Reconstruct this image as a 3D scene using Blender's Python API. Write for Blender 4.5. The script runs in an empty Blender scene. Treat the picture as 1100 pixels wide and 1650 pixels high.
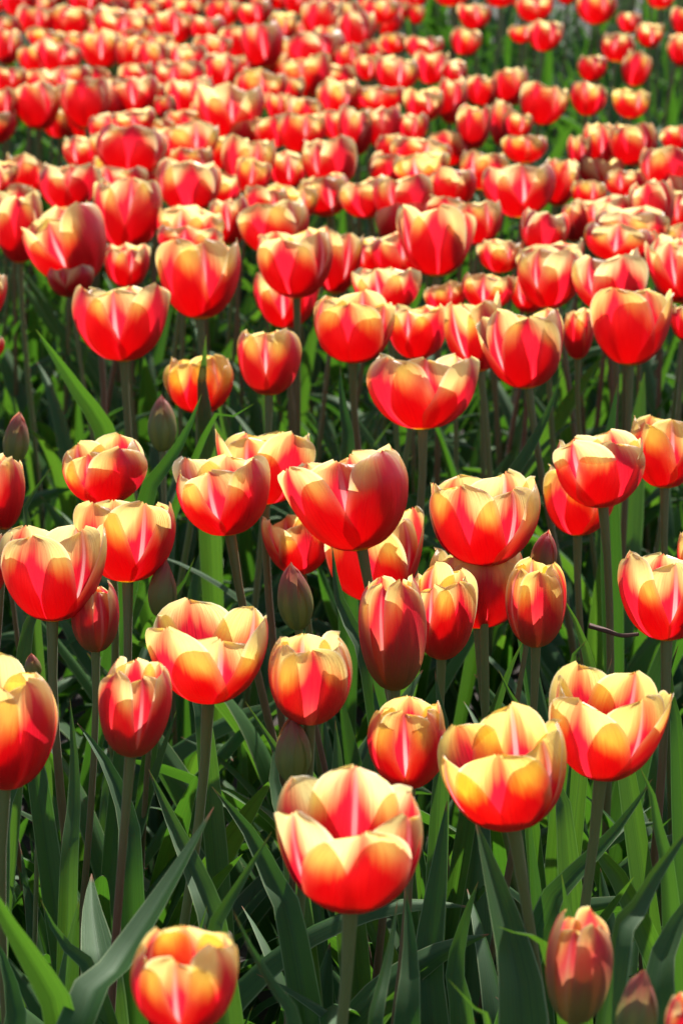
import bpy, math, random
import numpy as np

# ------------------------------------------------------------------ camera, sky, sun, exposure
sc = bpy.context.scene
C = sc.collection
R = math.radians
PITCH = R(15.9)
FPX = 4400.0                       # focal length in photograph pixels (1100 x 1650)
CAM = np.array((0.0, 0.0, 1.0))
FWD = np.array((0.0, math.cos(PITCH), -math.sin(PITCH)))
RGT = np.array((1.0, 0.0, 0.0))
UPV = np.array((0.0, math.sin(PITCH), math.cos(PITCH)))
cd = bpy.data.cameras.new('camera')
cam = bpy.data.objects.new('camera', cd)
C.objects.link(cam)
cam.location = CAM
cam.rotation_euler = (math.pi / 2 - PITCH, 0, 0)
cd.sensor_fit = 'VERTICAL'
cd.sensor_height = 36.0
cd.lens = 36.0 * FPX / 1650.0
cd.clip_start = 0.05
cd.clip_end = 3000.0
cd.dof.use_dof = True
cd.dof.focus_distance = 1.82
cd.dof.aperture_fstop = 15.0
sc.camera = cam

SUN_AZ, SUN_EL = R(18), R(44)      # behind the flowers and to the right
w = bpy.data.worlds.new('World')
sc.world = w
w.use_nodes = True
nt = w.node_tree
sky = nt.nodes.new('ShaderNodeTexSky')
sky.sky_type = 'NISHITA'
sky.sun_disc = False
sky.sun_elevation = SUN_EL
sky.sun_rotation = SUN_AZ
nt.links.new(sky.outputs[0], nt.nodes['Background'].inputs[0])
nt.nodes['Background'].inputs[1].default_value = 0.11
sl = bpy.data.lights.new('sun', 'SUN')
sl.energy = 5.0
sl.angle = R(0.5)
sl.color = (1.0, 0.97, 0.92)
so = bpy.data.objects.new('sun', sl)
C.objects.link(so)
so.location = (1, 3, 5)
so.rotation_euler = (math.pi / 2 - SUN_EL, 0, math.pi - SUN_AZ)
sc.view_settings.view_transform = 'Standard'
sc.view_settings.look = 'None'
sc.view_settings.gamma = 1.0
sc.view_settings.exposure = 0.72
sc.cycles.use_denoising = True
sc.cycles.max_bounces = 8
sc.cycles.diffuse_bounces = 5
sc.cycles.glossy_bounces = 2
sc.cycles.transmission_bounces = 4
sc.cycles.sample_clamp_indirect = 6.0
sc.cycles.caustics_reflective = False
sc.cycles.caustics_refractive = False

rng = random.Random(7)


def at(x, y, d):
    """the point seen at photograph pixel (x, y) at depth d metres"""
    return CAM + d * (FWD + (x - 550) / FPX * RGT - (y - 825) / FPX * UPV)


def depth_at(y, z):
    """depth of the horizontal plane of height z at pixel row y"""
    return (CAM[2] - z) / (math.sin(PITCH) + (y - 825) / FPX * math.cos(PITCH))


def project(p):
    q = np.asarray(p) - CAM
    d = q @ FWD
    return 550 + FPX * (q @ RGT) / d, 825 - FPX * (q @ UPV) / d, d


# ------------------------------------------------------------------ materials
class NT:
    def __init__(self, name):
        self.m = bpy.data.materials.new(name)
        self.m.use_nodes = True
        self.t = self.m.node_tree
        self.t.nodes.clear()

    def n(self, typ, ins=None, **kw):
        o = self.t.nodes.new(typ)
        for k, v in kw.items():
            setattr(o, k, v)
        for k, v in (ins or {}).items():
            s = o.inputs[k]
            if hasattr(v, 'is_output') or isinstance(v, bpy.types.NodeSocket):
                self.t.links.new(v, s)
            else:
                s.default_value = v
        return o

    def math(self, op, a, b=0.0, c=0.0, clamp=False):
        o = self.n('ShaderNodeMath', {0: a, 1: b, 2: c}, operation=op, use_clamp=clamp)
        return o.outputs[0]

    def step(self, x, e0, e1):
        o = self.n('ShaderNodeMapRange', interpolation_type='SMOOTHSTEP')
        for i, v in ((0, x), (1, e0), (2, e1), (3, 0.0), (4, 1.0)):
            if isinstance(v, bpy.types.NodeSocket):
                self.t.links.new(v, o.inputs[i])
            else:
                o.inputs[i].default_value = v
        return o.outputs[0]

    def mix(self, f, a, b):
        o = self.n('ShaderNodeMix', data_type='RGBA')
        for i, v in ((0, f), (6, a), (7, b)):
            if isinstance(v, bpy.types.NodeSocket):
                self.t.links.new(v, o.inputs[i])
            else:
                o.inputs[i].default_value = v if i == 0 else (*v, 1.0)
        return o.outputs[2]

    def uv(self):
        u = self.n('ShaderNodeUVMap', uv_map='UV')
        s = self.n('ShaderNodeSeparateXYZ', {0: u.outputs[0]})
        a = self.math('ABSOLUTE', self.math('MULTIPLY_ADD', s.outputs[0], 2.0, -1.0))
        return s.outputs[0], s.outputs[1], a

    def prop(self, name):
        return self.n('ShaderNodeAttribute', attribute_type='OBJECT', attribute_name=name).outputs['Fac']

    def out(self, sh):
        self.n('ShaderNodeOutputMaterial', {0: sh})
        return self.m


def curve(t, x, pts):
    o = t.n('ShaderNodeFloatCurve', {1: x})
    c = o.mapping.curves[0]
    c.points[0].location = pts[0]
    c.points[1].location = pts[-1]
    for p in pts[1:-1]:
        c.points.new(*p)
    o.mapping.update()
    return o.outputs[0]


def streaks(t, u, v, su, sv, detail=3.0):
    r = t.n('ShaderNodeObjectInfo').outputs['Random']
    vec = t.n('ShaderNodeCombineXYZ', {0: t.math('MULTIPLY', u, su), 1: t.math('MULTIPLY', v, sv),
                                       2: t.math('MULTIPLY', r, 37.0)}).outputs[0]
    return t.n('ShaderNodeTexNoise', {'Vector': vec, 'Scale': 1.0, 'Detail': detail, 'Roughness': 0.6}).outputs[0]


def petal_material(name, stripe):
    t = NT(name)
    u, v, a = t.uv()
    fine = streaks(t, u, v, 46.0, 2.0)
    broad = streaks(t, u, v, 7.0, 1.6, 2.0)
    flame, gold, bud = t.prop('flame'), t.prop('gold'), t.prop('bud')
    if stripe:
        fw = curve(t, v, [(0, 0.95), (0.28, 0.93), (0.42, 0.84), (0.55, 0.64), (0.68, 0.42), (0.84, 0.22), (1, 0.09)])
    else:
        fw = curve(t, v, [(0, 0.95), (0.32, 0.93), (0.48, 0.84), (0.60, 0.64), (0.73, 0.42), (0.87, 0.24), (1, 0.11)])
    fw = t.math('MULTIPLY', fw, 1.38)
    skew = t.math('MULTIPLY_ADD', t.n('ShaderNodeObjectInfo').outputs['Random'], 0.30, -1.15)
    a1 = t.math('ABSOLUTE', t.math('MULTIPLY_ADD', u, 2.0, skew))
    a2 = t.math('ADD', a1, t.math('MULTIPLY_ADD', fine, 0.36, -0.18))
    a2 = t.math('ADD', a2, t.math('MULTIPLY_ADD', broad, 0.50, -0.25))
    fw = t.math('ADD', fw, flame)
    d = t.math('SUBTRACT', fw, a2)
    mask = t.step(d, -0.40, 0.28)
    base = t.step(t.math('ADD', v, t.math('MULTIPLY_ADD', a, -0.05, 0.0)), 0.015, 0.10)
    mask = t.math('MULTIPLY', mask, base)
    cream = t.mix(t.math('MULTIPLY', gold, 0.75), (0.98, 0.85, 0.44), (0.98, 0.70, 0.08))
    cream = t.mix(t.math('SUBTRACT', 1.0, base), cream, (0.80, 0.62, 0.03))
    # a warm orange band where yellow runs into red
    band = t.math('MULTIPLY', t.math('MULTIPLY', mask, t.math('SUBTRACT', 1.0, mask)), 3.2, clamp=True)
    col = t.mix(mask, cream, (0.75, 0.016, 0.038))
    col = t.mix(t.math('MULTIPLY', band, t.math('MULTIPLY_ADD', gold, 0.55, 0.05)), col, (0.92, 0.22, 0.04))
    # slightly deeper veins inside the flame
    vein = t.step(fine, 0.45, 0.72)
    col = t.mix(t.math('MULTIPLY', vein, t.math('MULTIPLY', mask, 0.55)), col, (0.62, 0.008, 0.034))
    if stripe:
        wd = t.math('MULTIPLY_ADD', fine, 0.06, 0.026)
        st = t.math('MULTIPLY', t.step(t.math('SUBTRACT', wd, a), -0.022, 0.022), t.step(v, 0.04, 0.16))
        st = t.math('MULTIPLY', st, t.math('SUBTRACT', 0.92, t.math('MULTIPLY', t.step(a, 0.0, 0.02), -0.06)))
        prnd = t.n('ShaderNodeObjectInfo').outputs['Random']
        st = t.math('MULTIPLY', st, t.math('MULTIPLY', t.math('MULTIPLY_ADD', prnd, 0.40, 0.60), t.math('MULTIPLY', t.step(broad, 0.10, 0.42), t.step(v, 1.15, 0.45))))
        col = t.mix(st, col, (0.96, 0.74, 0.68))
        col = t.mix(t.math('MULTIPLY', t.step(a, 0.16, 0.05), t.math('MULTIPLY', mask, 0.35)), col, (0.85, 0.05, 0.10))
    else:
        st = t.math('MULTIPLY', t.step(a, 0.05, 0.0), t.math('MULTIPLY', t.step(v, 0.6, 0.1), 0.35))
        col = t.mix(st, col, (0.90, 0.16, 0.14))
    edge = t.math('MULTIPLY', t.step(a, 0.86, 1.0), t.step(v, 0.35, 0.7))
    col = t.mix(t.math('MULTIPLY', edge, 0.55), col, (0.97, 0.90, 0.66))
    # unripe blooms: dull olive and rose over the outside, greenest at the base
    vb = t.math('ADD', v, t.math('MULTIPLY_ADD', broad, 0.36, -0.18))
    gb = t.math('MULTIPLY', t.math('SQRT', bud), t.step(t.math('MULTIPLY_ADD', bud, -0.65, vb), 0.60, 0.10), clamp=True)
    dull = t.mix(t.step(t.math('ADD', t.math('ADD', v, t.math('MULTIPLY_ADD', bud, -0.55, 0.5)), t.math('MULTIPLY', broad, 0.4)), 0.52, 1.14), (0.38, 0.42, 0.12), (0.66, 0.12, 0.11))
    col = t.mix(gb, col, dull)
    col = t.mix(t.math('MULTIPLY', t.step(fine, 0.50, 0.68), t.math('MULTIPLY', t.math('SUBTRACT', 1.0, mask), 0.34)), col, (0.95, 0.55, 0.20))
    bump = t.n('ShaderNodeBump', {'Height': fine, 'Strength': 0.42, 'Distance': 0.002}).outputs[0]
    dif = t.n('ShaderNodeBsdfDiffuse', {0: col, 'Normal': bump}).outputs[0]
    tcol = t.n('ShaderNodeGamma', {0: col, 1: 1.10}).outputs[0]
    tr = t.n('ShaderNodeBsdfTranslucent', {0: tcol, 'Normal': bump}).outputs[0]
    f = t.math('MULTIPLY_ADD', bud, -0.20, 0.80)
    sh = t.n('ShaderNodeMixShader', {0: f, 1: dif, 2: tr}).outputs[0]
    gl = t.n('ShaderNodeBsdfGlossy', {0: (1, 1, 1, 1), 'Roughness': 0.42, 'Normal': bump}).outputs[0]
    lw = t.n('ShaderNodeFresnel', {0: 1.36}).outputs[0]
    sh = t.n('ShaderNodeMixShader', {0: t.math('MINIMUM', lw, 0.10), 1: sh, 2: gl}).outputs[0]
    return t.out(sh)


def leaf_material():
    t = NT('tulip_leaf_green')
    u, v, a = t.uv()
    fine = streaks(t, u, v, 34.0, 0.8)
    blot = streaks(t, u, v, 3.0, 5.0, 4.0)
    rnd = t.n('ShaderNodeObjectInfo').outputs['Random']
    col = t.mix(rnd, (0.024, 0.080, 0.012), (0.034, 0.098, 0.018))
    col = t.mix(t.math('MULTIPLY', t.step(blot, 0.50, 0.75), 0.5), col, (0.044, 0.100, 0.034))
    col = t.mix(t.math('MULTIPLY', t.step(fine, 0.5, 0.7), 0.30), col, (0.014, 0.046, 0.014))
    edge = t.math('MULTIPLY', t.step(a, 0.90, 0.97), t.step(v, 1.0, 0.95))
    col = t.mix(t.math('MULTIPLY', edge, 0.75), col, (0.30, 0.38, 0.17))
    tip = t.step(v, 0.975, 0.995)
    col = t.mix(tip, col, (0.30, 0.085, 0.035))
    tcol = t.mix(rnd, (0.065, 0.205, 0.012), (0.135, 0.310, 0.018))
    tcol = t.mix(t.math('MULTIPLY', t.step(fine, 0.42, 0.7), 0.5), tcol, (0.040, 0.125, 0.008))
    tcol = t.mix(t.math('MULTIPLY', t.step(a, 0.10, 0.0), 0.45), tcol, (0.05, 0.13, 0.012))
    bump = t.n('ShaderNodeBump', {'Height': fine, 'Strength': 0.18, 'Distance': 0.002}).outputs[0]
    dif = t.n('ShaderNodeBsdfDiffuse', {0: col, 'Normal': bump}).outputs[0]
    tr = t.n('ShaderNodeBsdfTranslucent', {0: tcol, 'Normal': bump}).outputs[0]
    sh = t.n('ShaderNodeMixShader', {0: 0.40, 1: dif, 2: tr}).outputs[0]
    rough = t.math('MULTIPLY_ADD', blot, 0.30, 0.42)
    gl = t.n('ShaderNodeBsdfGlossy', {0: (0.90, 1, 0.86, 1), 'Roughness': rough, 'Normal': bump}).outputs[0]
    lw = t.n('ShaderNodeFresnel', {0: 1.40}).outputs[0]
    sh = t.n('ShaderNodeMixShader', {0: t.math('MINIMUM', lw, 0.032), 1: sh, 2: gl}).outputs[0]
    return t.out(sh)


def stem_material():
    t = NT('tulip_stem')
    u, v, a = t.uv()
    n1 = streaks(t, u, v, 6.0, 3.0, 3.0)
    fine = streaks(t, u, v, 26.0, 40.0, 2.0)
    rnd = t.n('ShaderNodeObjectInfo').outputs['Random']
    green = t.mix(n1, (0.130, 0.155, 0.040), (0.190, 0.205, 0.058))
    brown = t.mix(n1, (0.22, 0.070, 0.042), (0.15, 0.070, 0.034))
    k = t.math('ADD', t.math('MULTIPLY', rnd, 1.2), t.math('MULTIPLY_ADD', n1, 0.8, -0.58))
    k = t.math('MULTIPLY', k, t.step(v, 1.0, 0.72), clamp=True)
    col = t.mix(k, green, brown)
    col = t.mix(t.math('MULTIPLY', t.step(fine, 0.55, 0.75), 0.25), col, (0.26, 0.26, 0.13))
    bump = t.n('ShaderNodeBump', {'Height': fine, 'Strength': 0.2, 'Distance': 0.001}).outputs[0]
    b = t.n('ShaderNodeBsdfPrincipled', {'Base Color': col, 'Roughness': 0.5, 'Normal': bump,
                                         'Sheen Weight': 0.12, 'Sheen Roughness': 0.4}).outputs[0]
    return t.out(b)


def plain_material(name, c0, c1, scale, rough=0.9, bump=0.6, dist=0.02):
    t = NT(name)
    tc = t.n('ShaderNodeTexCoord').outputs['Object']
    n = t.n('ShaderNodeTexNoise', {'Vector': tc, 'Scale': scale, 'Detail': 8.0, 'Roughness': 0.65}).outputs[0]
    col = t.mix(t.step(n, 0.3, 0.7), c0, c1)
    bp = t.n('ShaderNodeBump', {'Height': n, 'Strength': bump, 'Distance': dist}).outputs[0]
    return t.out(t.n('ShaderNodeBsdfPrincipled', {'Base Color': col, 'Roughness': rough, 'Normal': bp}).outputs[0])


M_OUT = petal_material('petal_red_flame', False)
M_IN = petal_material('petal_striped', True)
M_LEAF = leaf_material()
M_STEM = stem_material()
M_SOIL = plain_material('dark_soil', (0.018, 0.012, 0.008), (0.055, 0.038, 0.026), 14.0)
M_TWIG = plain_material('dry_twig', (0.10, 0.045, 0.03), (0.20, 0.10, 0.06), 60.0, 0.8, 0.4, 0.002)


# ------------------------------------------------------------------ mesh helpers
def grid_mesh(name, P, mat, V=None):
    """P: (nv, nu, 3) grid of points -> a smooth quad mesh with a UV map (u across, v along)"""
    nv, nu = P.shape[:2]
    me = bpy.data.meshes.new(name)
    idx = np.arange(nv * nu).reshape(nv, nu)
    a, b = idx[:-1, :-1], idx[:-1, 1:]
    c, d = idx[1:, 1:], idx[1:, :-1]
    F = np.stack((a, b, c, d), -1).reshape(-1, 4)
    me.from_pydata(P.reshape(-1, 3).tolist(), [], F.tolist())
    U = np.stack(np.meshgrid(np.linspace(0, 1, nu), np.linspace(0, 1, nv) if V is None else V), -1).reshape(-1, 2)
    lay = me.uv_layers.new(name='UV')
    lay.data.foreach_set('uv', U[F.reshape(-1)].astype(np.float32).reshape(-1))
    me.polygons.foreach_set('use_smooth', np.ones(len(F), dtype=bool))
    me.materials.append(mat)
    return me


def catmull(pts, n):
    pts = np.asarray(pts, float)
    P = np.vstack((2 * pts[0] - pts[1], pts, 2 * pts[-1] - pts[-2]))
    m = len(pts) - 1
    t = np.linspace(0, m, n)
    i = np.minimum(t.astype(int), m - 1)
    f = (t - i)[:, None]
    p0, p1, p2, p3 = P[i], P[i + 1], P[i + 2], P[i + 3]
    return 0.5 * (2 * p1 + (p2 - p0) * f + (2 * p0 - 5 * p1 + 4 * p2 - p3) * f ** 2 + (3 * p1 - p0 - 3 * p2 + p3) * f ** 3)


def resample(P, n):
    L = np.r_[0, np.cumsum(np.linalg.norm(np.diff(P, axis=0), axis=1))]
    s = np.linspace(0, L[-1], n)
    return np.stack([np.interp(s, L, P[:, k]) for k in range(P.shape[1])], -1)


BUD = np.array([(.16, 0), (.52, .05), (.84, .20), (1, .40), (.88, .64), (.52, .86), (.05, 1)])
SHUT = np.array([(.12, 0), (.45, .05), (.79, .21), (.98, .46), (.97, .70), (.80, .89), (.54, 1)])
OPEN = np.array([(.10, 0), (.42, .06), (.72, .22), (.91, .44), (1.0, .68), (1.0, .86), (.95, 1)])
PW = [(0, .30), (.06, .46), (.15, .70), (.28, .90), (.42, .98), (.54, 1), (.66, .985), (.76, .935), (.85, .84), (.92, .69), (.96, .52), (.985, .33), (1, .09)]


PWV, PWW = catmull(PW, 121).T


def vrows(nv):
    t = np.linspace(0, 1, nv)
    return .62 * t + .38 * np.sin(t * math.pi / 2) ** 1.0


def profile(q):
    if q < 0:
        k = min(1.0, -q)
        return SHUT * (1 - k) + BUD * k
    return SHUT * (1 - q) + OPEN * q


def petal_points(Rm, Ht, q, inner, r, nu=13, nv=17):
    cp = profile(q).copy()
    k = .93 if inner else 1.0
    cp[:, 0] *= k * np.linspace(1, 1 + r.uniform(-.07, .07) * max(q, .2), 7)
    cp[:, 1] *= (1.0 if not inner else r.uniform(.96, 1.03)) * r.uniform(.92, 1.04)
    if -.5 < q < .45:
        sp = r.uniform(-.05, .22)
        cp[-1, 0] += sp; cp[-2, 0] += sp * .7; cp[-3, 0] += sp * .25
    if q > .5:
        k2 = r.uniform(-.06, .06) if q > 1 else r.uniform(-.16, .03) if r.random() > .10 else .10
        cp[-1, 0] += k2; cp[-2, 0] += k2 * .55; cp[-3, 0] += k2 * .15
    v = vrows(nv)
    pr = resample(catmull(cp * (Rm, Ht), 80), 101)
    prof = np.stack([np.interp(v, np.linspace(0, 1, 101), pr[:, c]) for c in (0, 1)], -1)
    wv = np.interp(v, PWV, PWW)
    wmax = (0.98 if not inner else 0.90) * Rm * (1.0 if q > 0 else 0.92) * r.uniform(.94, 1.06)
    if q > .6:
        wmax *= .95
    elif q < .3 and not inner:
        wmax *= .86
    tip = r.uniform(-.05, .05)
    P = np.zeros((nv, nu, 3))
    U = np.linspace(-1, 1, nu)
    ph, ph2 = r.uniform(0, 6.3), r.uniform(0, 6.3)
    tw = r.uniform(-.16, .16)
    asy = np.where(U < 0, r.uniform(.86, 1.06), r.uniform(.86, 1.06))
    f3, p3 = r.uniform(13, 19), r.uniform(0, 6.3)
    for j in range(nv):
        rr, z = prof[j]
        rho = max(rr, .12 * Rm) * ((1.02 if not inner else .90) if q > .4 else (1.0 if not inner else .93))
        if v[j] > .6:
            rho *= 1 + (v[j] - .6) * (.5 if q > .6 else .1)     # flatter towards the tip
        lim = 1.22 if not inner else 1.15
        s = U * asy * wv[j] * wmax
        if wv[j] * wmax > lim * rho:
            s = U * asy * lim * rho
        th = s / rho
        rad = rr - rho * (1 - np.cos(th))
        tan = rho * np.sin(th)
        ev = max(0, v[j] - .35) / .65
        # edge ripple, midrib groove, lifted margins
        rad = rad + Rm * .05 * ev * np.abs(U) ** 2 * np.sin(ph + 5.5 * v[j] + 1.4 * np.sign(U)) * (1 if q > .2 else .4)
        rad = rad + Rm * .014 * ev * np.abs(U) ** 3 * np.sin(p3 + f3 * v[j]) * (1 if q > .2 else .4)
        rad = rad - Rm * (.022 if inner else .008) * np.exp(-(U / .10) ** 2) * min(1, v[j] * 4) * (1 - v[j] * .3)
        rad = rad + Rm * tw * U * ev * .35
        zz = z + Ht * ev * (tip * U + .012 * np.sin(ph2 + 9 * U) * ev)
        P[j, :, 0] = tan
        P[j, :, 1] = -rad
        P[j, :, 2] = zz
    return P


def rotz(P, a):
    c, s = math.cos(a), math.sin(a)
    Q = P.copy()
    Q[..., 0] = c * P[..., 0] - s * P[..., 1]
    Q[..., 1] = s * P[..., 0] + c * P[..., 1]
    return Q


def frame_along(P):
    T = np.gradient(P, axis=0)
    return T / np.linalg.norm(T, axis=1)[:, None]


def tube_points(path, rad, nseg=9):
    T = frame_along(path)
    ref = np.array((1.0, 0.13, 0.02))
    A = np.cross(T, ref)
    A /= np.linalg.norm(A, axis=1)[:, None]
    B = np.cross(T, A)
    th = np.linspace(0, 2 * math.pi, nseg)
    rad = np.broadcast_to(rad, (len(path),))[:, None, None]
    return path[:, None] + rad * (A[:, None] * np.cos(th)[None, :, None] + B[:, None] * np.sin(th)[None, :, None])


LW = [(0, .42), (.10, .66), (.22, .90), (.36, 1), (.55, .92), (.72, .70), (.86, .42), (.95, .18), (1, .015)]


def blade(path, half, side0, twist=0.0, fold=0.5, wave=0.0, r=rng, nu=7, lw=LW, ph=None):
    """leaf blade: centreline PATH, half width HALF, SIDE0 the direction of its width at the base"""
    n = len(path)
    T = frame_along(path)
    t = np.linspace(0, 1, n)
    wv = np.interp(t, *zip(*lw)) * half
    ph = r.uniform(0, 6.3) if ph is None else ph
    U = np.linspace(-1, 1, nu)
    P = np.zeros((n, nu, 3))
    s = np.asarray(side0, float)
    for j in range(n):
        s = s - T[j] * (s @ T[j])
        s /= np.linalg.norm(s)
        nrm = np.cross(s, T[j])
        a = twist * t[j]
        sd = s * math.cos(a) + nrm * math.sin(a)
        nm = np.cross(sd, T[j])
        f = (fold + .25) * (1 - .5 * t[j])
        off = wv[j] * f * np.abs(U) ** 1.2 + half * wave * np.sin(ph + 11 * t[j] + 1.7 * np.sign(U)) * U ** 2 * math.sin(math.pi * min(1, t[j] * 1.05))
        P[j] = path[j] + sd * (U * wv[j] * (1 - .18 * f))[:, None] + nm * off[:, None]
    return P


def leaf_variant(k):
    r = random.Random(100 + k)
    L = r.uniform(.20, .34)
    a0 = r.uniform(.05, .55) if k % 3 else r.uniform(.45, .85)
    a1 = r.uniform(.05, .75) if r.random() < .75 else r.uniform(.9, 1.7)
    n = 17
    t = np.linspace(0, 1, n)
    ang = a0 + a1 * t ** 1.6
    sway = r.uniform(-.25, .25) * t ** 1.3
    st = np.stack((np.sin(sway), np.sin(ang) * np.cos(sway), np.cos(ang)), -1) * L / (n - 1)
    path = np.vstack((np.zeros(3), np.cumsum(st, 0)[:-1]))
    return blade(path, r.uniform(.0095, .0205), (-1, 0, 0), r.uniform(-1.2, 1.2), r.uniform(.35, .85), r.uniform(0, .22), r)


LEAFV = [leaf_variant(k) for k in range(36)]
LEAFM = [grid_mesh('leaf', P, M_LEAF) for P in LEAFV]


def link(name, data, parent=None, loc=(0, 0, 0), rot=(0, 0, 0), scl=(1, 1, 1)):
    o = bpy.data.objects.new(name, data)
    C.objects.link(o)
    o.parent = parent
    o.location = loc
    o.rotation_euler = rot
    o.scale = scl
    return o


# ------------------------------------------------------------------ the ground
def ground():
    xs = np.r_[-400, -60, -12, np.linspace(-3, 3, 61), 12, 60, 400]
    ys = np.r_[-300, -40, -6, np.linspace(0, 8, 81), 20, 80, 600]
    X, Y = np.meshgrid(xs, ys)
    r = np.random.RandomState(3)
    Z = r.uniform(-.018, .012, X.shape) * ((np.abs(X) < 3.5) & (Y > -1) & (Y < 9))
    g = link('ground', grid_mesh('ground', np.stack((X, Y, Z), -1), M_SOIL))
    g['kind'] = 'structure'
    g['label'] = 'dark bare soil between the tulip plants'


ground()

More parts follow.
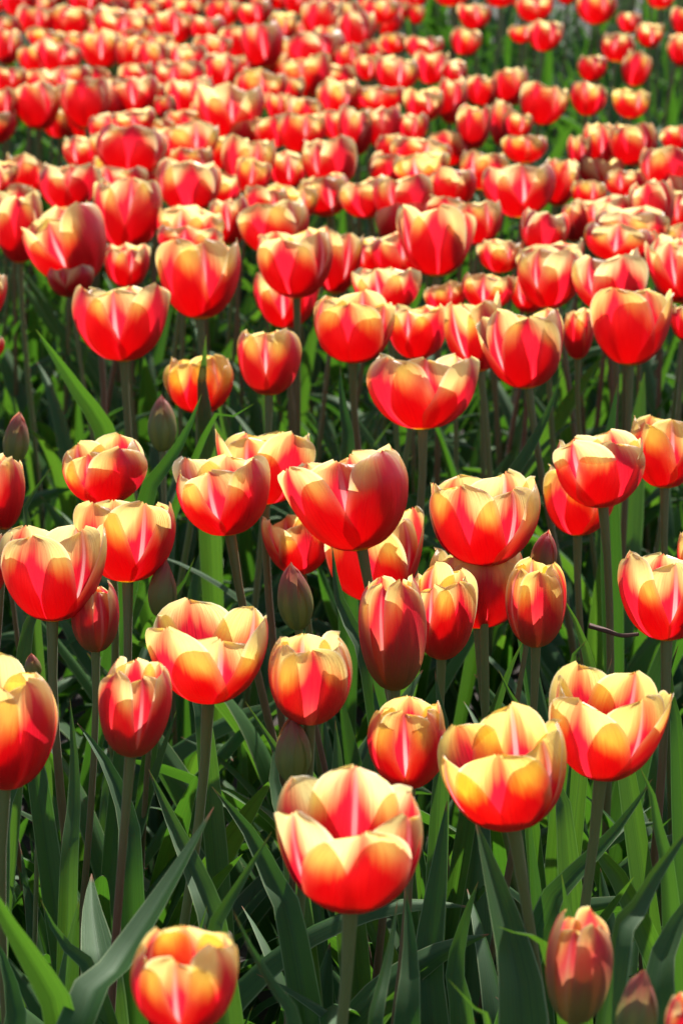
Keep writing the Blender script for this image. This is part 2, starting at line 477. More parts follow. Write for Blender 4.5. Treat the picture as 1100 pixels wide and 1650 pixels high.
# ------------------------------------------------------------------ the tulips in view
# x0, x1, top, bottom of the bloom in the photograph; openness (1 open cup, 0 shut, -1 bud); place of the pale stripe
# (-1..1 across the bloom, None = any); lean in degrees; depth factor; flame, gold, bud; label
# fmt: off
NEAR = [
 (445, 688,1248,1472, 1.08, .87, 0, 1.00, -.05, .25, 0, 'largest wide open red and cream tulip, its mouth facing up, lower centre'),
 (713, 913,1145,1340, 1.08, .78,-7, 1.00, -.16, .75, 0, 'wide open yellow tulip with red base, leaning, touching the yellow bloom to its right'),
 (880,1064,1075,1260, 1.08, .50, 4, 1.02, -.14, .60, 0, 'wide open yellow and red tulip with a tall red right petal, near the right edge'),
 (210, 386,1492,1668, .62, -.1, 0, 1.00, -.14, .55, 0, 'half shut tulip at the bottom edge, red right petal and yellow inner petals'),
 (875, 982,1467,1652,-.25, 1.0, 0, 1.06, .10, .60,.75, 'shut pink and olive tulip with yellow gaps, beside the pointed green bud at bottom right'),
 (990,1058,1555,1690,-1.0, .6, 4, 1.06, .10, .60,1.0, 'pointed green bud with red tip at the bottom right'),
 (1068,1150,1600,1730,.0, .6, 0, 1.00, .20, .20,.15, 'pink red bloom cut off by the bottom right corner'),
 (-60,  93,1067,1275, .55, -.5, 4, 1.00, -.02, .40, 0, 'large tulip cut by the left edge, yellow left petals and glossy red right petal'),
 (160, 275,1057,1222, .28, .3, 3, 1.00, .02, .30,.25, 'narrow half shut tulip with a torn yellow top, left of the wide open cup'),
 (240, 436,968,1136, 1.08, .30, 2, 1.00, -.08, .45, 0, 'wide open yellow rimmed cup tulip left of centre, above the narrow half shut one'),
 (430, 568,1010,1170, .50, .9, -2, 1.00, -.14, .55,.15, 'rounded orange and yellow tulip, partly shut, right of the wide yellow rimmed cup'),
 (592, 722,1127,1273, .60, -.15, 0, 1.06, -.05, .70, 0, 'small orange red tulip tucked behind the largest bloom'),
 (579, 688,930,1115,.05, 1.0, 0, 1.02, .15, .45,.45, 'tall shut rose pink tulip with one yellow petal splaying left, right of centre'),
 (660, 765,915,1065, .40, -.5, 0, 1.06, -.05, .50,.12, 'yellow topped red tulip just behind the tall shut rose pink one'),
 (812, 911,905,1045, .20, .9, 0, 1.02, -.06, .75,.30, 'egg shaped tulip with a curled yellow right petal and split front, dull red below'),
 (690, 850,880,1015, .90, -.7, 0, 1.10, -.08, .55, 0, 'pale yellow tulip mostly hidden behind the stem of the large red cup'),
 (995,1150,882,1035, 1.0, .0, 0, 1.00, -.08, .40, 0, 'cup tulip with a bold white centre stripe at the right edge'),
 (1088,1180,850,960, .8, -.5, 0, 1.10, -.08, .60, 0, 'sliver of a yellow bloom at the right edge behind the white striped cup'),
 (  5, 168,843,1004, 1.0, .65, 0, 1.00, -.04, .40, 0, 'large red cup with cream rim near the left edge, overlapping the left bloom behind'),
 (-60,  14,858,968, 1.0, .3, 0, 1.06, .0, .30, 0, 'sliver of a red bloom at the left edge beside the large red cup'),
 (125, 287,800,940, 1.0, .40, 0, 1.04, -.06, .50, 0, 'open red cup with ragged cream rim, directly behind the large left cup'),
 (116, 194,938,1052,-.25, .4, 2, 1.06, .15, .40,.45, 'dull red bud opening under the large left cup'),
 (238, 286,900,995,-1.0, .6, 3, 1.10, .10, .20,1.1, 'slim purplish green bud below the ragged cream rimmed cup'),
 (447, 505,910,1016,-1.0, .4,-6, 1.08, .10, .20,1.0, 'slim olive green bud leaning left in the centre, below a yellow striped bloom'),
 (443, 502,1155,1262,-1.0, .4, 0, 1.08, .10, .20,1.15, 'brownish closed bud in shade under the rounded orange tulip'),
 ( 40,  68,1053,1095,-1.0, .4, 0, 1.12, .10, .20,1.1, 'tiny red tipped bud above the large bloom at the left edge'),
 (852, 898,855,930,-1.0, .4, 12, 1.06, .40, .20, .75, 'dark purple red bud leaning right, beside the large red cup'),
 (470, 670,725,888, 1.0, -.05,-14, 1.02, .06, .35, 0, 'large double looking tulip in the middle with white stripe and tall crimson right petal'),
 (520, 685,820,972, 1.0, .8,-5, 1.14, -.02, .45, 0, 'red and yellow tulip hidden below the large crimson petalled middle one'),
 (426, 535,822,928, .90, -.65,-9, 1.12, -.02, .40, 0, 'leaning tulip with stripe on its left, half hidden left of the large middle bloom'),
 (692, 866,762,915, 1.0, .48, 0, 1.00, -.04, .45, 0, 'large round red cup with yellow inside and a stripe on its right, right of centre'),
 (285, 442,730,865, 1.0, -.20,-8, 1.00, .02, .30, 0, 'red cup with white centre stripe left of the large middle bloom, leaning left'),
 (352, 502,688,815, 1.0, -.4, 0, 1.03, -.04, .55, 0, 'pale yellow and red bloom just behind the leaning striped cup'),
 ( 99, 240,703,815, 1.0, -.30, -4, 1.00, -.02, .50, 0, 'low open tulip with white stripe, alone on the left below the large dark leaf'),
 (-30,  42,735,855, .30, .0, 0, 1.00, .05, .30, 0, 'red bloom cut by the left edge, beside an olive bud higher up'),
 (890,1040,692,820, 1.0, -.50,-9, 1.00, .04, .30, 0, 'red cup with stripe on its left side, right of the large round cup'),
 (872, 990,748,865, .90, .3, 0, 1.10, -.18, .90, 0, 'deep yellow and orange bloom behind the red cup near the right edge'),
 (1012,1130,672,788, 1.0, .20, 0, 1.02, -.12, .65, 0, 'yellow rimmed bloom with white stripe cut by the right edge, next to a red cup'),
 (592, 768,570,693, 1.0, .08, 0, 1.00, .02, .40, 0, 'broad bowl shaped tulip with white centre stripe, standing clear above the dark leaves'),
 (122, 274,455,584, 1.0, -.12, 0, 1.00, .04, .25, 0, 'large clean red cup with white stripe on the left, above a long curving leaf'),
 (384, 484,528,638, .40, -.15, 0, 1.00, -.06, .45,.10, 'rounded half shut tulip left of centre, pale top, standing low'),
 (268, 376,573,668, .80, .6, 0, 1.06, -.22, .95, 0, 'bright yellow tulip with red base split by a dark leaf in front'),
 (256, 388,390,515, 1.0, .30, 0, 1.00, -.03, .45, 0, 'pale rimmed red cup with stripe on its right, above the yellow bloom behind the leaf'),
 (415, 540,370,482, 1.0, .70, 0, 1.00, .05, .30, 0, 'round crimson fronted cup above the low half shut tulip'),
 (410, 512,435,530, .90, -.1, 0, 1.10, .08, .30, 0, 'red bloom with yellow base peeking under the round crimson fronted cup'),
 (502, 636,475,587, 1.0, .80, 0, 1.00, .02, .50, 0, 'open red cup with twin pointed shoulders left of the broad bowl shaped tulip'),
 (620, 722,490,580, 1.0, -.30, 0, 1.03, -.02, .45, 0, 'striped red tulip squeezed directly behind the broad bowl shaped one'),
 (717, 815,482,600, .90, -.60, -8, 1.02, .0, .40, 0, 'leaning tulip with broad stripe between the broad bowl and its right neighbour'),
 (777, 912,500,627, 1.0, -.75,-5, .99, .02, .40, 0, 'bright red cup with stripe along its left flank, on a slanting stem'),
 (905, 956,498,580, .60, .5, 0, 1.04, .05, .40, 0, 'narrow red bloom wedged between two cups on the right'),
 (950,1080,465,590, 1.0, .42, 0, .99, .02, .45, 0, 'large cup near the right edge with yellow left petal and stripe right of centre'),
 (643, 760,333,447, 1.0, .87, 0, .97, .06, .25, 0, 'upright crimson fronted tulip with pale edges rising above its row, right of centre'),
 ( 45, 187,330,458, 1.0, -.1,-22, .99, .02, .35, 0, 'splayed tulip leaning left with a pointed left petal, on the left'),
 (-10,  73,310,425, 1.0, .87, 0, 1.00, .06, .25, 0, 'red tulip with cream shoulders cut by the left edge beside the splayed one'),
 (153, 262,290,405, 1.0, .05, 0, 1.00, .06, .20, 0, 'red cup with pale stripe right behind the splayed leaning tulip'),
 (238, 285,627,728,-1.0, .4, 0, 1.06, .10, .20,1.15, 'dark green and maroon bud standing between leaves under the bright yellow tulip'),
 (  6,  48,660,748,-1.0, .4, 6, 1.04, .10, .20,1.0, 'olive green bud with reddish tip at the left edge'),
]
FAR = [   # the blurred rows behind: box, openness, stripe, lean, depth factor, flame, gold
 (256,350,388,420,.9,0,0,1.04,0,.3),(170,240,395,465,.9,.2,0,1.05,.1,.3),(80,150,425,480,.9,-.2,0,1.05,.05,.5),
 (505,580,370,475,.9,.4,0,1.05,.0,.4),(573,675,430,505,1,-.3,0,1.0,-.02,.4),(685,750,455,505,.9,.2,0,1.04,-.1,.6),
 (745,825,442,500,.9,-.3,0,1.02,-.1,.6),(833,935,400,498,1,-.5,0,1.0,-.04,.45),(925,1042,408,505,1,-.6,0,.99,.0,.3),
 (820,880,440,505,.8,-.4,0,1.04,.02,.4),(1048,1140,378,490,1,-.3,0,1.0,.02,.3),(1080,1130,490,550,.8,.3,0,1.05,.05,.4),
 (-60,8,440,520,.9,.3,0,1.0,.0,.3),(-60,6,540,582,.8,.3,0,1.04,.0,.3),
 (65,155,265,340,1,.1,0,1.0,.08,.2),(155,265,205,285,.8,.87,0,.98,.12,.1),(255,355,258,345,.9,.87,0,1.0,.05,.3),
 (255,355,333,410,1,-.3,0,1.03,-.1,.55),(340,402,318,395,.9,-.1,0,1.04,.05,.2),(390,500,325,412,1,.6,0,1.02,-.08,.4),
 (430,512,295,358,.9,.5,0,1.03,-.18,.8),(358,440,222,310,1,.2,0,1.0,-.04,.5),(380,434,255,315,.8,0,0,.99,-.16,.8),
 (433,494,245,305,.9,.1,0,1.02,.05,.3),(487,575,220,308,.9,-.5,0,.99,.08,.3),(318,422,138,222,1,.1,0,.99,-.12,.5),
 (178,255,125,190,.9,.1,0,1.0,.12,.1),(100,177,130,208,.9,.87,0,.99,.08,.2),(28,98,132,210,.9,.5,0,1.0,.08,.2),
 (-20,32,145,202,.9,.3,0,1.0,.02,.4),(-12,42,108,152,.9,.3,0,1.0,.04,.3),(78,150,105,152,.9,-.2,0,1.0,.0,.3),
 (272,345,125,190,.9,.3,0,1.0,.04,.3),(253,330,98,152,.9,-.3,0,1.0,.06,.3),(325,385,85,142,.9,.4,0,.99,.1,.2),
 (390,457,38,112,.8,.2,0,.97,.12,.1),(358,420,40,95,.9,.4,0,1.0,.02,.3),(312,372,58,102,.9,.6,0,1.0,.08,.2),
 (262,330,68,120,.9,-.2,0,1.0,.02,.4),(218,274,68,130,.9,.5,0,1.0,.02,.5),(186,234,60,120,.9,-.4,0,1.0,.0,.5),
 (132,197,50,112,.9,.0,0,1.0,-.04,.6),(60,130,68,120,.9,.2,0,.99,.06,.2),(45,104,46,82,.9,.2,0,1.0,-.2,.9),
 (-8,33,48,106,.9,.4,0,1.0,.08,.2),(30,88,12,60,.9,.3,0,1.0,.06,.2),(82,147,10,62,.9,-.3,0,1.0,-.04,.6),
 (150,237,12,66,1,.2,0,1.0,-.02,.4),(2,60,-20,28,.9,.4,0,1.0,.35,.9),(250,312,22,72,.9,.2,0,1.0,.06,.2),
 (308,364,26,70,.9,.1,0,1.0,.06,.3),(330,386,0,42,.9,.3,0,1.0,.04,.4),(384,438,2,44,.9,.2,0,1.0,.04,.3),
 (433,477,20,70,.9,.2,0,1.0,-.16,.7),(485,552,0,62,.9,.5,0,.99,.10,.1),(465,556,52,114,.9,.4,0,.99,.10,.1),
 (458,531,88,158,.9,-.2,0,1.0,-.10,.6),(384,460,112,174,.9,.1,0,1.0,-.14,.7),(512,582,128,192,.9,.3,0,1.0,-.08,.5),
 (447,522,182,247,.9,.2,0,1.0,-.06,.5),(517,590,178,228,.9,.3,0,1.0,.0,.4),(-25,18,270,320,.9,.2,0,1.0,.06,.3),
 (-25,28,258,300,.9,.4,0,1.04,.0,.5),(150,205,208,274,.9,-.4,0,1.02,-.04,.6),(183,250,178,216,.9,.1,0,1.0,.0,.4),
 (255,350,200,264,1,.4,0,1.0,-.12,.5),(145,235,283,322,.9,-.2,0,1.03,.0,.3),(250,286,155,196,.6,.4,0,1.02,.0,.4),
 (250,312,-32,14,.9,.3,0,1.0,.08,.2),(110,166,-24,28,.9,.4,0,1.0,.06,.3),(165,252,-28,22,.9,.2,0,1.0,.06,.2),
 (545,602,18,82,.9,.5,0,.98,.12,.1),(585,640,-2,38,.9,.3,0,1.0,.0,.5),(657,683,8,40,.6,.3,0,1.04,-.1,.9),
 (740,788,5,49,.9,.2,0,1.02,.06,.3),(724,773,46,90,.9,.4,8,1.0,.0,.5),(850,903,33,84,.9,.3,0,.98,.06,.4),
 (832,890,-8,36,.9,.1,0,1.0,-.04,.5),(930,975,88,132,.8,.2,0,1.0,.08,.5),(967,1020,54,100,.9,-.4,0,1.0,-.04,.4),
 (1000,1045,84,140,.8,.6,10,1.0,.02,.4),(1025,1066,37,78,.8,.2,0,1.0,-.08,.5),(994,1031,20,53,.8,.1,0,1.0,.0,.5),
 (917,975,134,187,.9,-.3,12,.99,.02,.4),(987,1043,144,191,1,.4,0,.99,-.22,1.0),(1075,1122,55,108,.9,.2,0,1.0,.0,.4),
 (1080,1118,14,56,.9,.2,0,1.0,-.04,.5),(930,992,-12,40,.9,.4,0,1.0,.02,.4),(750,802,122,172,.9,.6,0,1.0,.08,.4),
 (795,850,109,171,.9,.2,0,.99,.06,.5),(835,910,134,202,.9,.5,6,.99,.04,.4),(735,790,169,241,.8,.6,0,.98,.12,.5),
 (788,824,165,236,.7,.1,0,1.0,.04,.3),(810,856,180,224,.7,.2,0,1.0,-.1,.6),(810,880,217,263,.9,.1,0,1.0,-.08,.6),
 (915,952,219,276,.8,.1,0,1.0,.0,.5),(942,992,200,270,.9,.1,0,.99,-.02,.5),(982,1056,197,268,.9,.6,0,.98,.04,.6),
 (1064,1112,202,242,.9,.4,0,1.0,.06,.3),(1030,1125,235,316,1,.87,0,.98,.05,.4),(782,893,264,351,1,.0,0,.99,.06,.3),
 (870,928,259,333,.9,.2,0,1.01,.05,.2),(920,975,291,336,.9,.2,0,1.01,-.12,.6),(975,1040,274,320,.9,-.3,0,1.01,-.02,.4),
 (1018,1086,294,386,.8,.6,0,.99,.10,.1),(958,1070,334,402,1,-.3,0,1.0,-.02,.3),(838,912,339,414,.7,.87,10,1.0,.15,.1),
 (903,946,328,390,.8,-.2,0,1.02,.06,.2),(920,1020,318,374,1,-.4,0,1.01,-.08,.3),(735,806,324,397,.9,.4,0,1.01,-.06,.5),
 (602,696,284,366,1,-.4,0,1.0,.08,.4),(697,767,271,334,.9,.2,0,1.0,-.02,.5),(635,722,245,296,.9,-.3,0,1.0,-.2,.8),
 (630,722,221,276,.9,.2,0,1.01,-.04,.4),(545,602,171,252,.9,.3,0,1.0,.08,.1),(592,648,170,250,.9,-.1,0,1.0,.08,.2),
 (640,688,184,236,.9,.2,0,1.0,.0,.4),(652,713,142,197,.9,.3,0,1.0,-.1,.6),(705,750,124,201,.8,.3,0,1.0,.08,.2),
 (578,653,139,182,.9,-.2,0,1.0,-.06,.5),(547,599,138,176,.9,.1,0,1.01,-.1,.6),(605,673,91,149,.9,.2,0,1.0,.02,.3),
 (667,723,81,137,.9,.4,0,1.0,.04,.3),(711,751,97,140,.8,.6,0,1.0,.08,.1),(572,613,87,131,.8,.1,0,1.0,-.14,.7),
 (539,583,71,120,.8,.2,0,1.0,.02,.5),(612,656,54,87,.8,.2,0,1.01,-.18,.8),(655,712,59,97,.9,.3,0,1.0,.06,.2),
 (600,690,372,450,.9,.2,0,1.03,.06,.3),(560,625,385,440,.9,-.3,0,1.05,.0,.4),(770,840,385,440,.9,.3,0,1.04,-.08,.5),
 (835,940,390,450,1,.3,0,1.02,-.04,.4),(940,1050,372,425,1,-.2,0,1.02,-.08,.4),(640,690,-22,12,.9,.2,0,1.0,.0,.4),
 (700,760,-26,10,.9,.2,0,1.0,.04,.3),(780,830,-24,12,.9,.2,0,1.0,.02,.3),(1040,1085,-20,14,.9,.2,0,1.0,.02,.4),
 (895,930,-24,8,.9,.2,0,1.0,.02,.4),(320,380,-40,4,.9,.2,0,1.0,.06,.3),(390,450,-42,2,.9,.2,0,1.0,.04,.4),
 (455,500,-20,24,.9,.1,0,1.0,.06,.2),(60,112,-40,8,.9,.2,0,1.0,.04,.3),(518,570,-36,14,.9,.2,0,1.0,.08,.3),
 (205,262,130,175,.9,.3,0,1.02,.06,.3),(430,470,150,200,.9,.1,0,1.02,.02,.4),(820,862,40,70,.7,.2,0,1.04,-.05,.5),
]
# fmt: on
HEAD_Z = 0.46
rf = random.Random(11)
taken = [((e[0] + e[1]) / 2, (e[2] + e[3]) / 2) for e in NEAR + FAR]
fill, tries = [], 0
while len(fill) < 84 and tries < 20000:
    tries += 1
    x, y = rf.uniform(-10, 1110), -25 + 445 * rf.random() ** 1.1
    if (x > 640 and y < 205) or (x > 860 and y < 235) or (x < 130 and 205 < y < 265) or (y > 330 and x < 640) or (x > 770 and 225 < y < 265):
        continue
    wd = .125 * (y + 430) * rf.uniform(.74, 1.08)
    if any(abs(x - a) < .55 * wd and abs(y - b) < .42 * wd for a, b in taken):
        continue
    taken.append((x, y))
    fill.append((x - wd / 2, x + wd / 2, y - wd * .42, y + wd * .42, rf.uniform(.7, 1), rf.uniform(-.9, .9), rf.uniform(-6, 6),
                 rf.uniform(1.02, 1.06), rf.uniform(-.12, .1), rf.uniform(.2, .7)))
FAR += fill
plants = []                       # (root, base xyz, head xyz)


def bloom(parts_to, base, tilt, Rm, Ht, q, yaw, props, r, hi):
    """six petals round the axis; BASE and the petals are in the plant's own space"""
    from mathutils import Matrix
    rot = np.array(Matrix.Rotation(tilt[1], 3, 'Y') @ Matrix.Rotation(tilt[0], 3, 'X'))
    out = []
    for i in range(6):
        inner = i % 2 == 1
        P = petal_points(Rm, Ht, q, inner, r, *((15, 23) if hi else (9, 11)))
        ang = yaw + (i // 2) * 2 * math.pi / 3 + (math.pi / 3 if inner else 0) + r.uniform(-.13, .13)
        P = rotz(P, ang) @ rot.T + base
        out.append((P, M_IN if inner else M_OUT))
    return out


def stem_path(foot, base, axis, n=9):
    L = np.linalg.norm(base - foot)
    p1 = foot + np.array((0, 0, .4 * L))
    p2 = base - axis * .3 * L
    t = np.linspace(0, 1, n)[:, None]
    return (1 - t) ** 3 * foot + 3 * (1 - t) ** 2 * t * p1 + 3 * (1 - t) * t * t * p2 + t ** 3 * base


def make_tulip(box, q, st, lean, k, flame, gold, bud, label, group, r, hi, nleaf):
    x0, x1, yt, yb = box
    cx, cy = (x0 + x1) / 2, (yt + yb) / 2
    d = depth_at(cy, HEAD_Z) * k
    el = PITCH + math.atan((cy - 825) / FPX)
    Rm = .5 * (x1 - x0) * d / FPX
    hm = (yb - yt) * d / FPX
    rim = profile(q)[-1, 0]
    tx = R(r.uniform(0, 4) if q > 1 else r.uniform(-14, -4) if cy < 960 else r.uniform(-6, 3))
    el0, el = el, max(.04, el + tx * .8)
    if abs(lean) > 10:
        Rm *= .95
    elif q > 1:
        Rm *= 1.01 if cx > 700 else .96
    if not hi:
        Rm *= 1.07
    Ht = (hm - (.75 * rim + .30) * Rm * math.sin(el)) / math.cos(el)
    Ht = min(max(Ht, 1.05 * Rm), 3.8 * Rm)
    lr = R(lean + (r.uniform(-3, 3) if hi else r.uniform(-9, 9)))
    bx = cx - math.sin(lr) * (yb - yt) * .42
    head = at(bx, yb - .22 * Rm * math.sin(el) * FPX / d, d)
    axis = np.array((math.sin(lr) * math.cos(tx), -math.sin(tx), math.cos(lr) * math.cos(tx)))
    foot = np.array((head[0] - math.sin(lr) * .10 + r.uniform(-.055, .055), head[1] + r.uniform(-.03, .04), 0.0))
    if foot[1] < .3:
        foot[1] = .3
    root = link('tulip_bud' if q <= -.9 else 'tulip', None, None, foot)
    root['label'] = label
    root['category'] = 'tulip'
    root['group'] = group
    root.empty_display_size = .02
    yaw = (math.asin(max(-1, min(1, st))) if st is not None else r.uniform(0, 6.3)) - math.pi / 3
    for P, mat in bloom(root, head - foot, (tx, lr), Rm, Ht, q, yaw, None, r, hi):
        o = link('petal', grid_mesh('petal', P, mat, vrows(P.shape[0])), root)
        o['flame'] = flame - (.11 if hi else .05) + r.uniform(-.08, .08)
        o['gold'] = min(1.0, max(0.0, gold + (.12 if hi else 0) + r.uniform(-.12, .12)))
        o['bud'] = bud
    path = stem_path(np.zeros(3) - (0, 0, .02), head - foot + axis * .002, axis, 11 if hi else 7)
    t = np.linspace(0, 1, len(path))
    rad = (.0029 + .0006 * (1 - t)) * (Rm / .035) ** .35
    rad[-1] *= 1.45
    rad[-2] *= 1.04
    if hi:
        path_hi = path
    link('stem', grid_mesh('stem', tube_points(path, rad, 10 if hi else 7), M_STEM), root)
    a = r.uniform(0, 6.3)
    for i in range(nleaf):
        a += 2.4 + r.uniform(-.5, .5)
        s = r.uniform(.82, 1.12) * min(1.15, max(.7, head[2] / .46))
        link('leaf', LEAFM[r.randrange(36)], root, (0, 0, r.uniform(-.01, .05) if i < 2 else r.uniform(.03, .10)),
             (0, 0, a), (s, s, s))
    plants.append((root, foot, head))
    return root


for n, e in enumerate(NEAR):
    r = random.Random(1000 + n)
    grp = 'unopened buds among the tulips' if e[4] <= -.9 else 'sharp tulips in the front rows'
    make_tulip(e[:4], e[4], e[5], e[6], e[7], e[8], e[9], e[10], e[11], grp, r, True, 6)

ONES = ['first', 'second', 'third', 'fourth', 'fifth', 'sixth', 'seventh', 'eighth', 'ninth']
TEENS = ['tenth', 'eleventh', 'twelfth', 'thirteenth', 'fourteenth', 'fifteenth', 'sixteenth', 'seventeenth', 'eighteenth', 'nineteenth']
ORD = ONES + TEENS + ['twentieth'] + ['twenty-' + q for q in ONES] + ['thirtieth'] + ['thirty-' + q for q in ONES]
ROWN = ['topmost'] + ORD[1:]
rows = {}
for i, e in enumerate(FAR):
    rows.setdefault(int(((e[2] + e[3]) / 2 + 60) // 26), []).append(i)
flab = {}
for ri, row in enumerate(sorted(rows)):
    for j, i in enumerate(sorted(rows[row], key=lambda i: FAR[i][0] + FAR[i][1])):
        e = FAR[i]
        tone = 'deep yellow and red' if e[8] <= -.15 else 'yellow rimmed red' if e[8] < -.03 else 'red and cream' if e[8] < .06 else 'crimson'
        size = 'small blurred ' if e[1] - e[0] < 50 else 'blurred '
        flab[i] = f'{size}{tone} tulip, {ORD[j]} from left in {ROWN[ri]} blurred row from top'
for i, e in enumerate(FAR):
    r = random.Random(5000 + i)
    make_tulip(e[:4], e[4], e[5], e[6], e[7], e[8] - .06, e[9] * .7, 0.0, flab[i], 'blurred tulips in the rows behind', r, False, 3)

# ------------------------------------------------------------------ leaves one can pick out, each grown from its nearest plant
# (photograph points from low to tip, depth low, depth tip, half width px, roll, fold, wave)
# fmt: off
LEAVES = [
 ([(95,1640),(60,1560),(10,1480),(-30,1400)],1.16,1.10,38,.2,.5,.0),
 ([(120,1680),(190,1560),(265,1440),(345,1300)],1.15,1.25,40,.5,.5,.05),
 ([(330,1560),(360,1470),(400,1400),(438,1340)],1.20,1.22,25,.4,.7,.0),
 ([(165,1600),(155,1520),(148,1460),(148,1408)],1.34,1.40,47,.0,.3,.0),
 ([(480,1680),(445,1600),(405,1530),(376,1468)],1.10,1.12,24,.2,.6,.0),
 ([(840,1680),(830,1560),(800,1440),(765,1320)],1.20,1.26,55,.1,.5,.25),
 ([(655,1680),(660,1590),(660,1510),(652,1430)],1.22,1.26,34,.2,.5,.1),
 ([(600,1680),(612,1600),(628,1530),(640,1450)],1.20,1.24,22,.5,.6,.1),
 ([(985,1560),(1010,1490),(1060,1400),(1130,1310)],1.15,1.20,36,.5,.6,.0),
 ([(1060,1650),(1060,1560),(1100,1470),(1150,1400)],1.18,1.22,42,.3,.5,.0),
 ([(790,1660),(770,1630),(740,1600),(722,1578)],1.10,1.10,16,.3,.6,.0),
 ([(350,1520),(320,1420),(285,1340),(240,1240)],1.36,1.42,30,.2,.6,.0),
 ([(470,1500),(440,1420),(400,1340),(342,1268)],1.34,1.38,32,.3,.6,.0),
 ([(110,1420),(118,1320),(120,1230),(113,1125)],1.40,1.44,20,.3,.6,.1),
 ([(210,1420),(205,1320),(170,1230),(125,1165)],1.45,1.50,26,.3,.5,.1),
 ([(160,1600),(120,1540),(90,1500),(66,1450)],1.28,1.30,26,.2,.6,.0),
 ([(170,700),(140,650),(100,590),(58,530)],2.02,1.98,26,.3,.6,.0),
 ([(240,800),(262,760),(300,700),(325,635)],1.80,1.80,24,.4,.6,.1),
 ([(330,680),(325,620),(330,570),(332,540)],2.02,2.02,22,.1,.4,.0),
 ([(330,700),(360,680),(385,665),(410,650)],1.88,1.86,11,.5,.6,.0),
 ([(500,1260),(460,1230),(420,1170),(395,1130)],1.44,1.44,22,.3,.6,.0),
 ([(600,1100),(570,1020),(545,960),(535,880)],1.56,1.60,24,.2,.6,.0),
 ([(940,1180),(955,1100),(935,1020),(905,960)],1.52,1.54,22,.2,.6,.0),
 ([(920,1100),(926,1060),(935,1040),(944,1032)],1.52,1.52,22,.1,.4,.0),
 ([(1000,1420),(940,1380),(900,1430),(870,1480)],1.36,1.36,26,.2,.5,.0),
 ([(880,1480),(940,1400),(1000,1330),(1050,1255)],1.34,1.36,30,.4,.5,.1),
 ([(1075,1420),(1060,1340),(1050,1280),(1030,1235)],1.30,1.30,26,.3,.6,.4),
 ([(910,1330),(900,1280),(880,1240),(850,1200)],1.44,1.46,26,.2,.5,.2),
 ([(840,1180),(830,1140),(815,1105),(802,1078)],1.50,1.50,17,.2,.6,.0),
 ([(770,1210),(790,1160),(815,1090),(842,1032)],1.54,1.54,20,.4,.6,.0),
 ([(40,1050),(50,1010),(70,950),(90,900)],1.62,1.64,20,.3,.6,.0),
 ([(45,860),(40,820),(60,785),(85,750)],1.74,1.76,13,.5,.6,.0),
 ([(980,800),(975,740),(985,680),(994,618)],1.92,1.94,22,.3,.6,.0),
 ([(270,1000),(285,960),(305,920),(314,898)],1.66,1.66,16,.3,.6,.0),
 ([(820,790),(850,730),(880,670),(905,600)],1.95,1.98,17,.5,.6,.0),
 ([(560,760),(560,700),(550,640),(548,590)],1.95,1.98,20,.2,.5,.0),
 ([(710,1240),(716,1180),(705,1120),(700,1080)],1.46,1.48,22,.2,.5,.0),
 ([(700,1700),(690,1560),(705,1420),(720,1290)],1.36,1.42,32,.1,.4,.0),
 ([(560,1420),(540,1320),(545,1240),(540,1160)],1.44,1.48,30,.1,.4,.0),
 ([(880,1530),(850,1512),(825,1500),(800,1492)],1.16,1.12,17,.4,.6,.0),
 ([(20,1700),(25,1640),(10,1560),(-15,1500)],1.24,1.26,36,.1,.5,.1),
 ([(1090,1180),(1080,1120),(1078,1080),(1092,1040)],1.46,1.48,20,.3,.6,.0),
 ([(740,1640),(730,1560),(752,1470),(770,1420)],1.34,1.36,28,.2,.5,.1),
 ([(0,1360),(10,1290),(40,1230),(70,1180)],1.44,1.46,24,.4,.5,.0),
 ([(300,1660),(330,1600),(340,1540),(330,1490)],1.30,1.32,30,.2,.4,.1),
 ([(470,1380),(450,1300),(440,1240),(452,1180)],1.42,1.46,26,.2,.4,.0),
 ([(1010,1240),(985,1180),(975,1120),(985,1060)],1.48,1.52,24,.2,.5,.0),
 ([(640,1300),(625,1220),(610,1160),(600,1100)],1.52,1.56,22,.2,.5,.0),
 ([(330,1180),(318,1120),(325,1060),(345,1000)],1.55,1.58,22,.3,.5,.0),
 ([(200,1180),(215,1120),(240,1070),(250,1020)],1.55,1.58,20,.3,.5,.0),
 ([(60,1260),(40,1190),(40,1120),(60,1060)],1.50,1.54,24,.2,.5,.0),
]
# fmt: on
for i, (pts, d0, d1, hw, roll, fold, wave) in enumerate(LEAVES):
    r = random.Random(9000 + i)
    n = len(pts)
    d0, d1 = d0 * 1.22, d1 * 1.22
    W3 = np.array([at(x, y, d0 + (d1 - d0) * j / (n - 1)) for j, (x, y) in enumerate(pts)])
    low = W3[0]
    root, foot, head = min(plants, key=lambda p: np.linalg.norm((p[1] - low)[:2]))
    dn = (W3[0] - W3[1]) / np.linalg.norm(W3[0] - W3[1]) * .7 + np.array((0, 0, -1.0))
    dn[2] = min(dn[2], -.8)
    gnd = low + dn * ((low[2] - .005) / -dn[2])
    mid = .5 * (low + gnd) + (W3[0] - W3[1]) * .12
    ctrl = np.vstack((gnd, mid, W3)) if low[2] > .05 else np.vstack((gnd, W3[1:]))
    path = resample(catmull(ctrl, 80), 24)
    T = frame_along(path)
    s0 = np.cross(FWD, T[0])
    s0 = s0 * math.cos(roll) + FWD * math.sin(roll) * r.choice((-1, 1))
    lw = [(0, .35), (.3, .7), (.5, .95), (.62, 1), (.76, .86), (.88, .52), (.95, .24), (1, .015)]
    P = blade(path, hw * .92 * .5 * (d0 + d1) / FPX, s0, r.uniform(-.35, .35), fold, wave, r, 9, lw) - foot
    link('leaf', grid_mesh('leaf', P, M_LEAF), root)

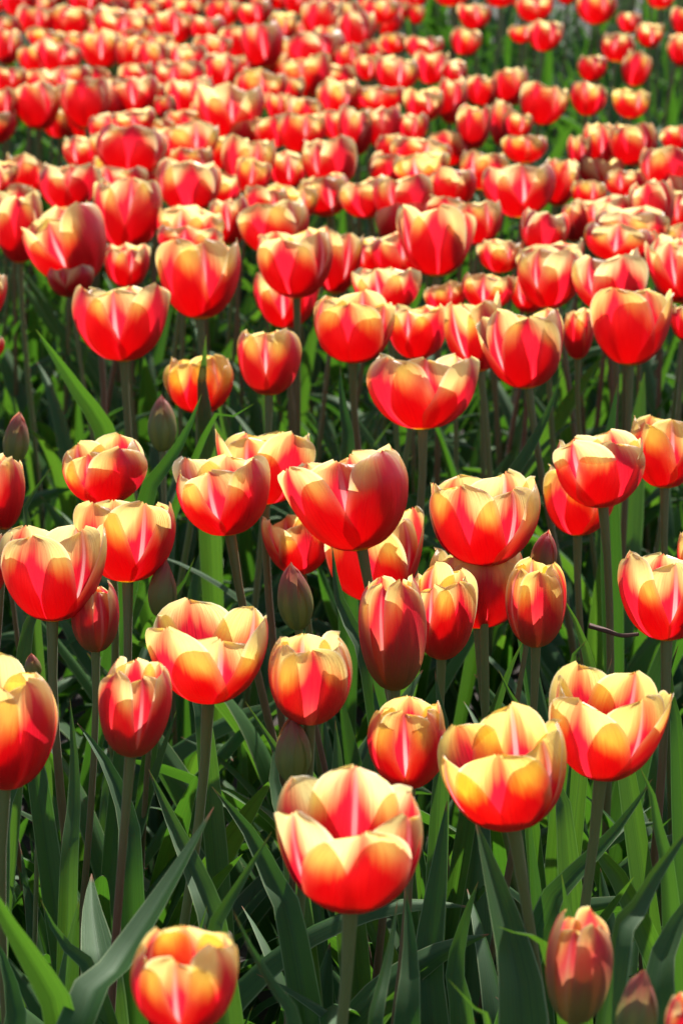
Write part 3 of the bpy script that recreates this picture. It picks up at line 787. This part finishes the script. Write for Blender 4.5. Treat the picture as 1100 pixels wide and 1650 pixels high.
# ------------------------------------------------------------------ a dry twig lying in the leaves
tw = catmull([at(948, 1008, 1.96), at(975, 1016, 1.96), at(1000, 1024, 1.955), at(1028, 1022, 1.95)], 14)
o = link('twig', grid_mesh('twig', tube_points(tw, .0019 * np.linspace(1.1, .7, 14), 7), M_TWIG))
o['label'] = 'thin dry reddish twig caught between stems near the right edge'
o['category'] = 'twig'


# ------------------------------------------------------------------ what nobody could count: low leaf mass, and the field outside the picture
def join(name, grids, mats):
    """one mesh out of many grids [(P, material index)]"""
    V, F, UVs, MI = [], [], [], []
    base = 0
    for P, mi in grids:
        nv, nu = P.shape[:2]
        idx = np.arange(nv * nu).reshape(nv, nu) + base
        f = np.stack((idx[:-1, :-1], idx[:-1, 1:], idx[1:, 1:], idx[1:, :-1]), -1).reshape(-1, 4)
        U = np.stack(np.meshgrid(np.linspace(0, 1, nu), np.linspace(0, 1, nv)), -1).reshape(-1, 2)
        UVs.append(U[(f - base).reshape(-1)])
        V.append(P.reshape(-1, 3)); F.append(f); MI.append(np.full(len(f), mi))
        base += nv * nu
    V, F, UVs, MI = np.vstack(V), np.vstack(F), np.vstack(UVs), np.concatenate(MI)
    me = bpy.data.meshes.new(name)
    me.vertices.add(len(V)); me.vertices.foreach_set('co', V.astype(np.float32).reshape(-1))
    me.loops.add(F.size); me.loops.foreach_set('vertex_index', F.reshape(-1).astype(np.int32))
    me.polygons.add(len(F)); me.polygons.foreach_set('loop_start', np.arange(0, F.size, 4, dtype=np.int32))
    for m in mats:
        me.materials.append(m)
    me.polygons.foreach_set('material_index', MI.astype(np.int32))
    me.polygons.foreach_set('use_smooth', np.ones(len(F), dtype=bool))
    lay = me.uv_layers.new(name='UV')
    lay.data.foreach_set('uv', UVs.astype(np.float32).reshape(-1))
    me.update(calc_edges=True)
    me.validate()
    return me


def placed_leaf(r, x, y, z, s):
    return rotz(LEAFV[r.randrange(36)] * s, r.uniform(0, 6.3)) + np.array((x, y, z))


r = random.Random(42)
low = []
for i in range(2600):
    y = 1.15 + (6.6 - 1.15) * r.random() ** 1.15
    x = r.uniform(-.16 * y - .15, .16 * y + .15)
    low.append((placed_leaf(r, x, y, 0, r.uniform(.50, .85) if y < 2.6 else r.uniform(.7, 1.1)), 0))
for i in range(1300):
    y = r.uniform(4.0, 8.2)
    low.append((placed_leaf(r, r.uniform(-.15 * y - .1, .15 * y + .1), y, 0, r.uniform(.85, 1.25)), 0))
o = link('foliage', join('foliage', low, [M_LEAF]))
o['kind'] = 'stuff'
o['label'] = 'dense tangle of shaded green tulip leaves near the soil'

grids = []
pts = []
tries = 0
while len(pts) < 600 and tries < 30000:
    tries += 1
    x, y = r.uniform(-2.0, 2.0), r.uniform(1.3, 9.0)
    px, py, _ = project((x, y, .49))
    if -75 - 90 * (y < 2.4) < px < 1175 + 90 * (y < 2.4) and -30 < py:
        continue
    if abs(x) > .126 * y + .75 and y < 5.5:
        continue
    if any((x - a) ** 2 + (y - b) ** 2 < .075 ** 2 for a, b in pts):
        continue
    pts.append((x, y))
for x, y in pts:
    h = r.uniform(.40, .48)
    foot = np.array((x, y, 0.0))
    head = foot + (r.uniform(-.03, .03), r.uniform(-.03, .03), h)
    ax = np.array((r.uniform(-.1, .1), r.uniform(-.1, .1), 1.0)); ax /= np.linalg.norm(ax)
    Rm = r.uniform(.027, .036)
    yaw = r.uniform(0, 6.3)
    for i in range(6):
        P = petal_points(Rm, Rm * r.uniform(1.5, 1.9), r.uniform(.7, 1), i % 2 == 1, r, 7, 8)
        grids.append((rotz(P, yaw + (i // 2) * 2.0944 + (1.0472 if i % 2 else 0)) + head, 1 if i % 2 else 0))
    grids.append((tube_points(stem_path(foot, head, ax, 5), .0035, 6), 2))
    for i in range(3):
        grids.append((placed_leaf(r, x, y, r.uniform(0, .04), r.uniform(.8, 1.1)), 3))
o = link('tulip_field', join('tulip_field', grids, [M_OUT, M_IN, M_STEM, M_LEAF]))
o['kind'] = 'stuff'
o['label'] = 'rest of the red and yellow tulip field beyond the rows'
o['flame'] = -.05
o['gold'] = .4
o['bud'] = 0.0
